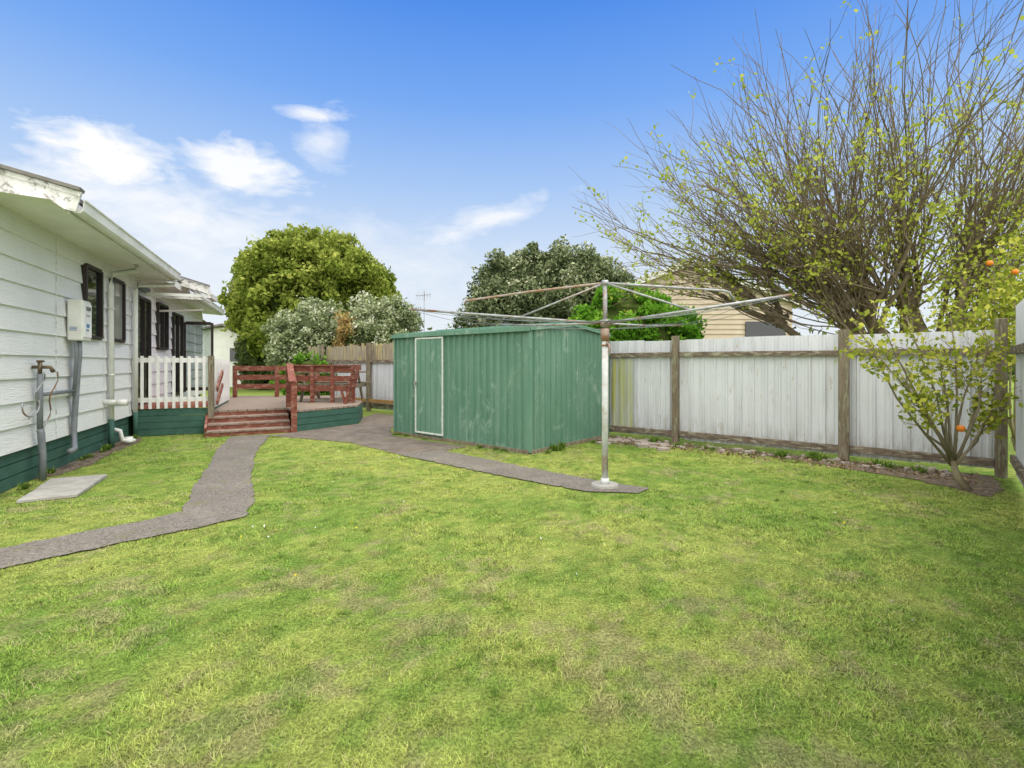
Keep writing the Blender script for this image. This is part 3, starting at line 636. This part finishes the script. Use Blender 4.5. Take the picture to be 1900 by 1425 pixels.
w.add([(cx-2.6,y0,0),(cx+1.5,y0,0),(cx+1.5,y0,2.85),(cx,y0,3.6),(cx-2.6,y0,3.5)],[(0,1,2,3,4)]); w.add([(cx+1.5,y0,0),(cx+1.5,y0+8,0),(cx+1.5,y0+8,2.85),(cx+1.5,y0,2.85)],[(0,1,2,3)])
w.obj('walls',M['white'],wn)
w=MB()
for a,b in(((0,3.70),(1.9,2.76)),((0,3.70),(-3.4,3.0))):
    w.add([(cx+a[0],y0-.3,a[1]),(cx+a[0],y0+8,a[1]),(cx+b[0],y0+8,b[1]),(cx+b[0],y0-.3,b[1]),(cx+a[0],y0-.3,a[1]+.12),(cx+a[0],y0+8,a[1]+.12),(cx+b[0],y0+8,b[1]+.12),(cx+b[0],y0-.3,b[1]+.12)],[(0,1,2,3),(4,5,6,7),(0,3,7,4),(2,3,7,6)])
w.obj('roof',M['roofgrey'],wn)
w=MB(); w.beam((cx+.35,y0-.03,1.95),(cx+1.05,y0-.03,1.95),.04,.8); w.obj('window',M['glass'],wn)
an=empty('tv_antenna'); w=MB(); ax,ay=-6.2,35; w.tube([(ax,ay,0),(ax,ay,6.6)],.03,.02,6); w.tube([(ax-.6,ay,6.2),(ax+.5,ay,6.3)],.02,.02,5)
for i in range(6): x=ax-.5+.18*i; w.tube([(x,ay-.3,6.2),(x,ay+.3,6.2)],.012,.012,4); w.tube([(x,ay,5.9),(x,ay,6.5)],.012,.012,4)
w.obj('mast_and_elements',M['galv'],an)

# ---------------------------------------------------------------- trees & shrubs
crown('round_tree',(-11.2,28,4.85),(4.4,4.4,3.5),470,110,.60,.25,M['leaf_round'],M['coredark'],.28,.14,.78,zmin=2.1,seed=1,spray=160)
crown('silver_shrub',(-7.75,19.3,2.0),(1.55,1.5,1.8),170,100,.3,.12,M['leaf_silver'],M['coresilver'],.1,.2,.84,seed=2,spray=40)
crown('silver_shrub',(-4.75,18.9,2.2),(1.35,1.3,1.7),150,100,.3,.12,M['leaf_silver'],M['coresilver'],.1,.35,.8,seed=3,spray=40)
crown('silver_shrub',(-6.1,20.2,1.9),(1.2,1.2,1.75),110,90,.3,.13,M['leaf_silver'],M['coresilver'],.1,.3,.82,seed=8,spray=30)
crown('orange_leaved_shrub',(-6.0,18.3,1.8),(.5,.5,1.2),50,60,.25,.14,M['leaf_red'],M['coredark'],.06,.35,.7,seed=4)
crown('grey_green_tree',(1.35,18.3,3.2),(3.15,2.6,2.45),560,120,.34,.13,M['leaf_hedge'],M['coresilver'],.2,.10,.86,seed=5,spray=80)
crown('bright_green_shrub',(3.05,13.1,1.95),(1.7,1.3,1.4),230,110,.26,.13,M['leaf_bright'],M['coredark'],.1,.2,.86,seed=6,spray=40)
crown('dark_shrub',(-13.6,27,1.6),(1.3,1.2,1.4),90,80,.3,.16,M['leaf_far'],M['coredark'],.1,.25,.85,seed=7)
crown('deck_side_shrub',(-6.6,16.4,.9),(1.0,.6,.75),60,80,.22,.1,M['leaf_bright'],M['coredark'],.05,.3,.8,seed=9)
C=[]
for k in range(230):
    a=random.uniform(-1.2,1.2); r=random.uniform(60,75); h=random.uniform(2.2,4.2); x,y=math.sin(a)*r,math.cos(a)*r
    q=rng.normal(size=(90,3))*np.array([2.0,2.0,h*.35])+np.array([x,y,h*.55]); C.append(q[q[:,2]>0])
C=np.concatenate(C); leafcards('distant_trees',C,.8,M['leaf_far'])

bt=empty('budding_tree'); br=MB(); tw=MB(); LV=[]
base=Vector((7.75,9.6,0))
def curve(p,d,L,n,bend,wob):
    pts=[Vector(p)];d=Vector(d).normalized()
    for i in range(n):
        d=(d+Vector((random.gauss(0,wob),random.gauss(0,wob),random.gauss(0,wob)+bend))).normalized(); pts.append(pts[-1]+d*(L/n))
    return pts,d
br.tube([base,base+Vector((-.05,0,.5)),base+Vector((-.1,-.1,1.1)),base+Vector((.05,-.1,1.9)),base+Vector((-.1,0,2.5))],.30,.16,10)
knobs=[((5.35,9.0,2.85),.11,(-.9,-.1,.5),74,4.2),((5.9,8.9,2.45),.11,(-.65,-.2,.75),54,4.7),((6.6,9.2,2.6),.12,(-.35,.0,1),60,5.3),((7.2,9.1,2.5),.12,(-.05,-.2,1),58,5.6),((8.2,9.0,2.7),.11,(.3,-.1,1),56,5.5),((9.1,9.4,2.9),.10,(.6,0,.9),46,5.2),((5.0,9.3,2.2),.07,(-.97,0,.30),26,3.6)]
for ki,(kp,kr,kd,nsh,LL) in enumerate(knobs):
    kp=Vector(kp); fork=base+Vector((-.1,-.1,random.uniform(.9,1.7)))
    lp=[fork]; 
    for j in range(1,6):
        t=j/5; lp.append(fork.lerp(kp,t)+Vector((random.uniform(-.1,.1),random.uniform(-.1,.1),-.28*math.sin(t*math.pi)+random.uniform(-.06,.06))))
    br.tube(lp,.15,kr*.8,8)
    for j in range(5):
        o=Vector((random.uniform(-.28,.28),random.uniform(-.15,.15),random.uniform(-.05,.22))); br.tube([kp-o*.6,kp,kp+o],kr*.6,kr*.85,7)
    sec=[]
    for j in range(5):
        st=lp[random.randint(2,5)]; d=Vector(kd)+Vector((random.gauss(0,.5),random.gauss(0,.35),random.gauss(.1,.3))); 
        if d.z<.15:d.z=.2
        sp2,_=curve(st,d,random.uniform(1.0,1.9),6,.04,.13); br.tube(sp2,.055,.03,6,False); sec+=sp2[2:]
    for k in range(nsh):
        d=Vector(kd)+Vector((random.gauss(0,.42),random.gauss(0,.38),random.gauss(0,.28)))
        if d.z<.12:d.z=.12+random.random()*.2
        L=LL*random.uniform(.45,1.1)
        usesec=random.random()<.6
        st=random.choice(sec) if usesec else kp+Vector((random.uniform(-.3,.3),random.uniform(-.2,.2),random.uniform(-.1,.25)))
        if usesec: L*=.85
        pts,dd=curve(st,d,L,12,random.uniform(-.005,.06),.095); r0=random.uniform(.010,.022)
        br.tube(pts,r0,.0035,5,False)
        lowx=1.0 if ki in(0,1,6) else .8
        ld=max(0,random.random()-.34)*lowx
        for q in range(random.randint(5,10)):
            i=random.randint(2,10); p=pts[i]; dq=(pts[min(i+1,11)]-pts[i-1]).normalized()+Vector((random.gauss(0,.45),random.gauss(0,.45),random.gauss(0.1,.3)))
            tp,_=curve(p,dq,random.uniform(.35,1.4),5,.03,.14); tw.tube(tp,.0065,.0022,3,False)
            for pp in tp[2:]:
                if random.random()<.55*ld*(1.0 if pp.z<5.4 or pp.x>7.8 else .3): LV.append(pp)
        for i in range(2,12):
            if random.random()<.4*ld*(1 if pts[i].z<5 or pts[i].x>7.8 else .25): LV.append(pts[i])
br.obj('limbs',M['twig'],bt,True); tw.obj('twigs',M['twig'],bt)
LV=np.array([tuple(p) for p in LV])
cnt=7; LP=np.repeat(LV,cnt,axis=0)+rng.normal(size=(len(LV)*cnt,3))*.06
ex=[]
for kk in range(200):
    c0=np.array([random.uniform(6.6,9.8),random.uniform(8.0,9.3),random.uniform(1.9,4.2)]); ex.append(c0+rng.normal(size=(random.randint(8,22),3))*.12)
LP=np.concatenate([LP]+ex); leafcards('young_leaves',LP,.070,M['leaf_spring'],bt,wide=.38)

def citrus(name,base,stems,nleaf,ls,sp,q0=9,tr=.042,tw0=.1):
    par=empty(name); b_=MB(); LV=[]; base=Vector(base)
    for tgt,L0 in stems:
        tgt=Vector(tgt); st=base+Vector((random.uniform(-.02,.02),random.uniform(-.02,.02),.22+random.random()*.12))
        mid=st.lerp(tgt,.5)+Vector((random.uniform(-.08,.08),random.uniform(-.08,.08),-.05)); pts=[st,st.lerp(mid,.5)+Vector((random.uniform(-.03,.03),0,random.uniform(-.03,.03))),mid,mid.lerp(tgt,.5)+Vector((random.uniform(-.05,.05),0,random.uniform(-.05,.05))),tgt]
        b_.tube(pts,.017,.005,6)
        for q in range(q0):
            p=mid.lerp(tgt,random.uniform(tw0,1)); d=(tgt-st).normalized()+Vector((random.gauss(0,.9),random.gauss(0,.6),random.gauss(.0,.6)))
            tp,_=curve(p,d,random.uniform(.15,L0),5,.02,.18); b_.tube(tp,.005,.002,4,False)
            for pp in tp[1:]:
                if random.random()<.75: LV.append(pp)
    b_.tube([base+Vector((.12,-.06,-.02)),base+Vector((.04,0,.14)),base+Vector((-.02,0,.32))],tr,tr*.7,8)
    b_.obj('stems',M['citrusbark'],par,True)
    LV=np.array([tuple(p) for p in LV]); idx=rng.integers(0,len(LV),nleaf); PP=LV[idx]+rng.normal(size=(nleaf,3))*sp
    leafcards('leaves',PP,ls,M['leaf_citrus'],par,wide=.32); return par
ct=citrus('young_orange_tree',(4.93,5.53,0),[((3.9,5.45,1.66),.38),((4.15,5.3,1.30),.34),((3.85,5.6,1.90),.3),((4.15,5.6,1.94),.35),((4.45,5.6,1.94),.35),((4.75,5.5,1.62),.35),((4.95,5.6,1.95),.35),((5.3,5.5,1.7),.32),((5.45,5.6,1.1),.3),((4.42,5.3,1.0),.3),((5.3,5.45,.9),.25),((5.4,5.65,1.82),.3),((5.4,5.7,1.35),.3),((4.7,5.4,1.25),.3)],1500,.068,.055,q0=10)
def orange(p,par):
    bm=bmesh.new(); bmesh.ops.create_uvsphere(bm,u_segments=16,v_segments=10,radius=.04)
    for v in bm.verts:
        if abs(v.co.z)>.034: v.co.z*=.9
    me=bpy.data.meshes.new('orange'); bm.to_mesh(me); bm.free(); me.materials.append(M['orange'])
    for q in me.polygons:q.use_smooth=True
    o=bpy.data.objects.new('orange_fruit',me); o.location=p; link(o,par)
orange((4.85,5.36,.70),ct)
ct2=citrus('orange_tree',(7.4,7.3,0),[((6.8,7.0,2.8),.45),((7.1,7.1,3.0),.45),((7.4,7.0,2.8),.45),((6.65,7.2,2.3),.4),((7.0,6.9,2.3),.4),((7.6,7.3,2.6),.4),((6.9,7.3,2.05),.4)],1900,.078,.09)
orange((6.55,6.80,2.78),ct2); orange((6.9,6.8,2.66),ct2)

# ---------------------------------------------------------------- garden bed, stones, weeds
bed=[fp(.1,.05,0)[:2],fp(1.6,.05,0)[:2],fp(4.0,.05,0)[:2],fp(6.2,.05,0)[:2],fp(6.0,.9,0)[:2],fp(4.8,.75,0)[:2],fp(4.2,.45,0)[:2],fp(3.2,.26,0)[:2],fp(2.2,.42,0)[:2],fp(1.5,.7,0)[:2],fp(.9,.85,0)[:2],(5.0,5.2),rp(.9,.1,0)[:2]]
bed=[tuple(p) for p in bed]; sheet('garden_bed',bed,.007,M['soil'],.035)
st=MB()
for k in range(170):
    big=k<34
    s=random.uniform(4.0,6.3) if big else random.choice([random.uniform(3.6,6.3),random.uniform(.4,3.6)]); c=fp(s,random.uniform(.3,.9) if big else random.uniform(.08,.5),0); r=random.uniform(.08,.19) if big else random.uniform(.015,.06); n=random.randint(5,7); a0=random.random()*6
    st.prism([(c.x+math.cos(a0+i*6.283/n)*r*random.uniform(.75,1.1),c.y+math.sin(a0+i*6.283/n)*r*random.uniform(.75,1.1)) for i in range(n)],-.01,random.uniform(.02,.055))
st.obj('flat_stones',M['stone'],bevel=.005)
def tuft(cx,cy,n,h,spread):
    an=rng.uniform(0,6.283,n); le=rng.uniform(.3,1,n)*spread; hh=rng.uniform(.4,1,n)*h
    b=np.stack([cx+rng.normal(size=n)*spread*.3,cy+rng.normal(size=n)*spread*.3,np.zeros(n)],1)
    t=b+np.stack([np.cos(an)*le,np.sin(an)*le,hh],1); s=np.stack([-np.sin(an),np.cos(an),np.zeros(n)],1)*h*.09
    m=(b+t)/2+np.array([0,0,1])*h*.12
    V=np.stack([b,m+s,t,m-s],1).reshape(-1,3); return V
W=[]
for k in range(26):
    s=random.choice([random.uniform(3.2,6.0),random.uniform(.5,3.2)]); p=fp(s,random.uniform(.08,.4),0); W.append(tuft(p.x,p.y,40,random.uniform(.04,.13),.09))
for k in range(6): p=F_+W_*random.uniform(0,2.3)+U*random.uniform(.08,.2); W.append(tuft(p.x,p.y,40,random.uniform(.06,.16),.08))
for k in range(14): p=hp(random.uniform(-.2,4.4),random.uniform(.02,.15),0); W.append(tuft(p.x,p.y,40,random.uniform(.05,.12),.07))
for k in range(8): p=L_.lerp(F_,random.random())-W_*random.uniform(.06,.12); W.append(tuft(p.x,p.y,40,random.uniform(.03,.07),.06))
for k in range(60):
    yy=random.uniform(1.9,6); xx=yy*random.uniform(-.5,.85)
    if -2.3<xx and not (yy>5.0 and xx<2.0): W.append(tuft(xx,yy,22,random.uniform(.02,.035),.05))
V=np.concatenate(W); F=np.arange(len(V)).reshape(-1,4); npmesh('weeds',V,F,M['weed'],None,np.repeat(rng.uniform(0,1,len(F)),4))
n=1000; s=rng.uniform(0.2,6,n); t=rng.uniform(.05,.75,n); C=np.stack([FC.x+FD.x*s+FN.x*t,FC.y+FD.y*s+FN.y*t,np.full(n,.02)],1)
leafcards('leaf_litter',C,.05,leafmat('dry_leaf',[(0,(.14,.095,.05)),(1,(.40,.31,.19))],.1),None)

# ---------------------------------------------------------------- grass blades
def inpoly(X,Y,poly):
    r=np.zeros(len(X),bool); n=len(poly)
    for i in range(n):
        x0,y0=poly[i];x1,y1=poly[(i+1)%n]
        c=((y0>Y)!=(y1>Y)); xi=(x1-x0)*(Y-y0)/((y1-y0) if y1!=y0 else 1e-9)+x0
        r^= c&(X<xi)
    return r
n=620000; Yv=rng.uniform(1.45,10.3,n); Xv=Yv*rng.uniform(-1.12,1.12,n)
keep=np.ones(n,bool)
steps_poly=[tuple(q[:2]) for q in (SP,SQ,SQ+sb,SP+sb)]
for pl in(path1,paving,path2,slab,[tuple(p[:2]) for p in (L_,F_,R_,K_)],poly,steps_poly): 
    keep&=~inpoly(Xv+rng.normal(size=n)*.034,Yv+rng.normal(size=n)*.034,[tuple(q) for q in pl])
keep&=((Xv-H0.x)*HN.x+(Yv-H0.y)*HN.y)>.03
keep&=((Xv-FC.x)*FN.x+(Yv-FC.y)*FN.y)>.12
keep&=((Xv-6.14)*RN.x+(Yv-6.10)*RN.y)>.05
keep&=~((inpoly(Xv,Yv,bed)|inpoly(Xv,Yv,hb))&(rng.random(n)<.9))
keep&=~inpoly(Xv,Yv,[tuple(hp(4.5,0,0)[:2]),tuple(hp(4.5,1.35,0)[:2]),tuple(hp(7.5,1.35,0)[:2]),tuple(hp(7.5,0,0)[:2])])
tu=turf(Xv,Yv); dn=fbm(Xv,Yv,3.0,70,4,.8); brownish=tu[:,0]/(tu[:,1]+.01)
keep&=rng.random(n)<np.clip((dn-.32)*3.6,.15,1)*np.where(brownish>1.0,.45,1)
Xv=Xv[keep];Yv=Yv[keep];dn=dn[keep];tu=tu[keep];br_=brownish[keep];n=len(Xv)
an=rng.uniform(0,6.283,n); h=rng.uniform(.006,.019,n)*(0.55+2.3*np.clip(dn-.40,0,.5)); tall=rng.random(n)<.025; h[tall]*=2.2
h=np.where(br_<.62,h*1.4,h)
ln=h*rng.uniform(.3,1.9,n); wd=.0009+.00034*Yv
a2=an+rng.uniform(.8,2.2,n)
B0=np.stack([Xv,Yv,np.full(n,.0)],1); sdv=np.stack([np.cos(a2),np.sin(a2),np.zeros(n)],1)*wd[:,None]
TP=B0+np.stack([np.cos(an)*ln,np.sin(an)*ln,h],1)
V=np.stack([B0-sdv,B0+sdv,TP],1).reshape(-1,3); F=np.arange(n*3).reshape(n,3)
rv=rng.uniform(.65,1.45,n)[:,None]; straw=(rng.random(n)<.06)[:,None]
cb=np.where(straw,np.array([.52,.47,.24]),tu*rv*1.12); cb=np.clip(cb,0,.8)
ct_=np.stack([cb*.66,cb*.66,cb*1.15],1).reshape(-1,3)
npmesh('grass',V,F,M['blades'],None,None,ct_)
n=80; Yf=rng.uniform(2.6,8.5,n); Xf=Yf*rng.uniform(-.55,.9,n); Cf=np.stack([Xf,Yf,np.full(n,.03)],1)
k=[not any(inpoly(np.array([c[0]]),np.array([c[1]]),[tuple(q[:2]) for q in pl])[0] for pl in(path1,paving,path2,(L_,F_,R_,K_))) and (c[0]-FC.x)*FN.x+(c[1]-FC.y)*FN.y>.3 for c in Cf]
leafcards('lawn_daisies',Cf[np.array(k)],.022,leafmat('daisy',[(0,(.75,.6,.05)),(.4,(.75,.6,.05)),(.5,(.8,.8,.78)),(1,(.8,.8,.78))],.1),None)

# ---------------------------------------------------------------- camera
cam=bpy.data.cameras.new('camera'); cam.sensor_width=36; cam.lens=920/1900*36; cam.shift_y=-37.5/1900; cam.clip_end=1500; cam.clip_start=.05
co=bpy.data.objects.new('camera',cam); co.location=(0,0,1.4); co.rotation_euler=(math.radians(90),0,0); link(co); scene.camera=co

# ---------------------------------------------------------------- light
SE=math.radians(64); SAZ=math.atan2(.8,-.5)
sd=Vector((math.sin(SAZ)*math.cos(SE),math.cos(SAZ)*math.cos(SE),math.sin(SE)))
sun=bpy.data.lights.new('sun','SUN'); sun.energy=2.1; sun.angle=math.radians(40); sun.color=(1,.95,.88)
so=bpy.data.objects.new('sun',sun); so.rotation_euler=sd.to_track_quat('Z','Y').to_euler(); link(so)
wd_=bpy.data.worlds.new('World'); scene.world=wd_; wd_.use_nodes=True; nt=wd_.node_tree; nt.nodes.clear()
out=nt.nodes.new('ShaderNodeOutputWorld'); bg=nt.nodes.new('ShaderNodeBackground'); bg.inputs['Strength'].default_value=.1
sky=nt.nodes.new('ShaderNodeTexSky'); sky.sky_type='NISHITA'; sky.sun_disc=False; sky.sun_elevation=SE; sky.sun_rotation=SAZ
tc=nt.nodes.new('ShaderNodeTexCoord'); sep=nt.nodes.new('ShaderNodeSeparateXYZ'); nt.links.new(tc.outputs['Generated'],sep.inputs[0])
def mth(op,a,b=None,c=None,clamp=False):
    m=nt.nodes.new('ShaderNodeMath'); m.operation=op; m.use_clamp=clamp
    for i,x in enumerate((a,b,c)):
        if x is None: continue
        if isinstance(x,(int,float)): m.inputs[i].default_value=x
        else: nt.links.new(x,m.inputs[i])
    return m.outputs[0]
el=mth('ARCSINE',sep.outputs['Z']); azn=mth('ARCTAN2',sep.outputs['X'],sep.outputs['Y'])
grad=ramp(nt,mth('DIVIDE',el,1.5708),[(0,(.88,.92,.97)),(.05,(.84,.90,.97)),(.134,(.68,.80,.97)),(.216,(.42,.62,.97)),(.304,(.20,.43,.95)),(.40,(.085,.29,.88)),(.6,(.05,.21,.74)),(1,(.04,.16,.62))])
vm=nt.nodes.new('ShaderNodeVectorMath'); vm.operation='SCALE'; vm.inputs['Scale'].default_value=10; nt.links.new(grad,vm.inputs[0])
base=mix(nt,.08,vm.outputs[0],sky.outputs['Color'])
cmb=nt.nodes.new('ShaderNodeCombineXYZ'); nt.links.new(azn,cmb.inputs[0]); nt.links.new(mth('MULTIPLY',el,2.2),cmb.inputs[1])
nz=noise(nt,cmb.outputs[0],6,5,.55,.5); nz2=noise(nt,cmb.outputs[0],15,4,.6,.6)
nn=mth('ADD',mth('MULTIPLY',mth('SUBTRACT',nz,.5),2.2),mth('MULTIPLY',mth('SUBTRACT',nz2,.5),1.2))
def cloud(a,e,ra,re,k=0,st=1.0,soft=1.0):
    da=mth('SUBTRACT',azn,a); de=mth('SUBTRACT',mth('SUBTRACT',el,e),mth('MULTIPLY',da,k))
    qa=mth('DIVIDE',da,ra); qb=mth('DIVIDE',de,re)
    q=mth('ADD',mth('MULTIPLY',qa,qa),mth('MULTIPLY',qb,qb))
    r=mth('ADD',mth('SUBTRACT',1.0,mth('SQRT',q)),nn)
    return mth('MULTIPLY',mth('MULTIPLY',r,1.3*soft,None,True),st)
cs=[cloud(-.675,.313,.12,.046,0,1.0,1.3),cloud(-.50,.33,.12,.048,0,.95,1.2),cloud(-.36,.395,.06,.055,.1,.65,.8),cloud(-.375,.435,.07,.014,.05,.85),cloud(-.60,.235,.25,.09,.0,.85,.8),cloud(-.05,.282,.17,.028,.30,.8,.8),cloud(-.45,.17,.5,.12,0,.6,.6)]
tot=cs[0]
for c in cs[1:]: tot=mth('MAXIMUM',tot,c)
fin=mix(nt,tot,base,(10.0,10.1,10.3))
added_bank=mth('ADD',mth('SUBTRACT',sep.outputs['Z'],sep.outputs['Y']),mth('MULTIPLY',nn,.06))  # unseen bright cloud bank above and behind camera, added to brighten the scene
bank_fill=mth('MULTIPLY',mth('ADD',added_bank,-.02),2.2,None,True)
fin=mix(nt,bank_fill,fin,(21.5,21.0,20.4))
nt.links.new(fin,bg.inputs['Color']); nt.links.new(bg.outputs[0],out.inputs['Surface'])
scene.view_settings.view_transform='Standard'; scene.view_settings.look='None'; scene.view_settings.exposure=0
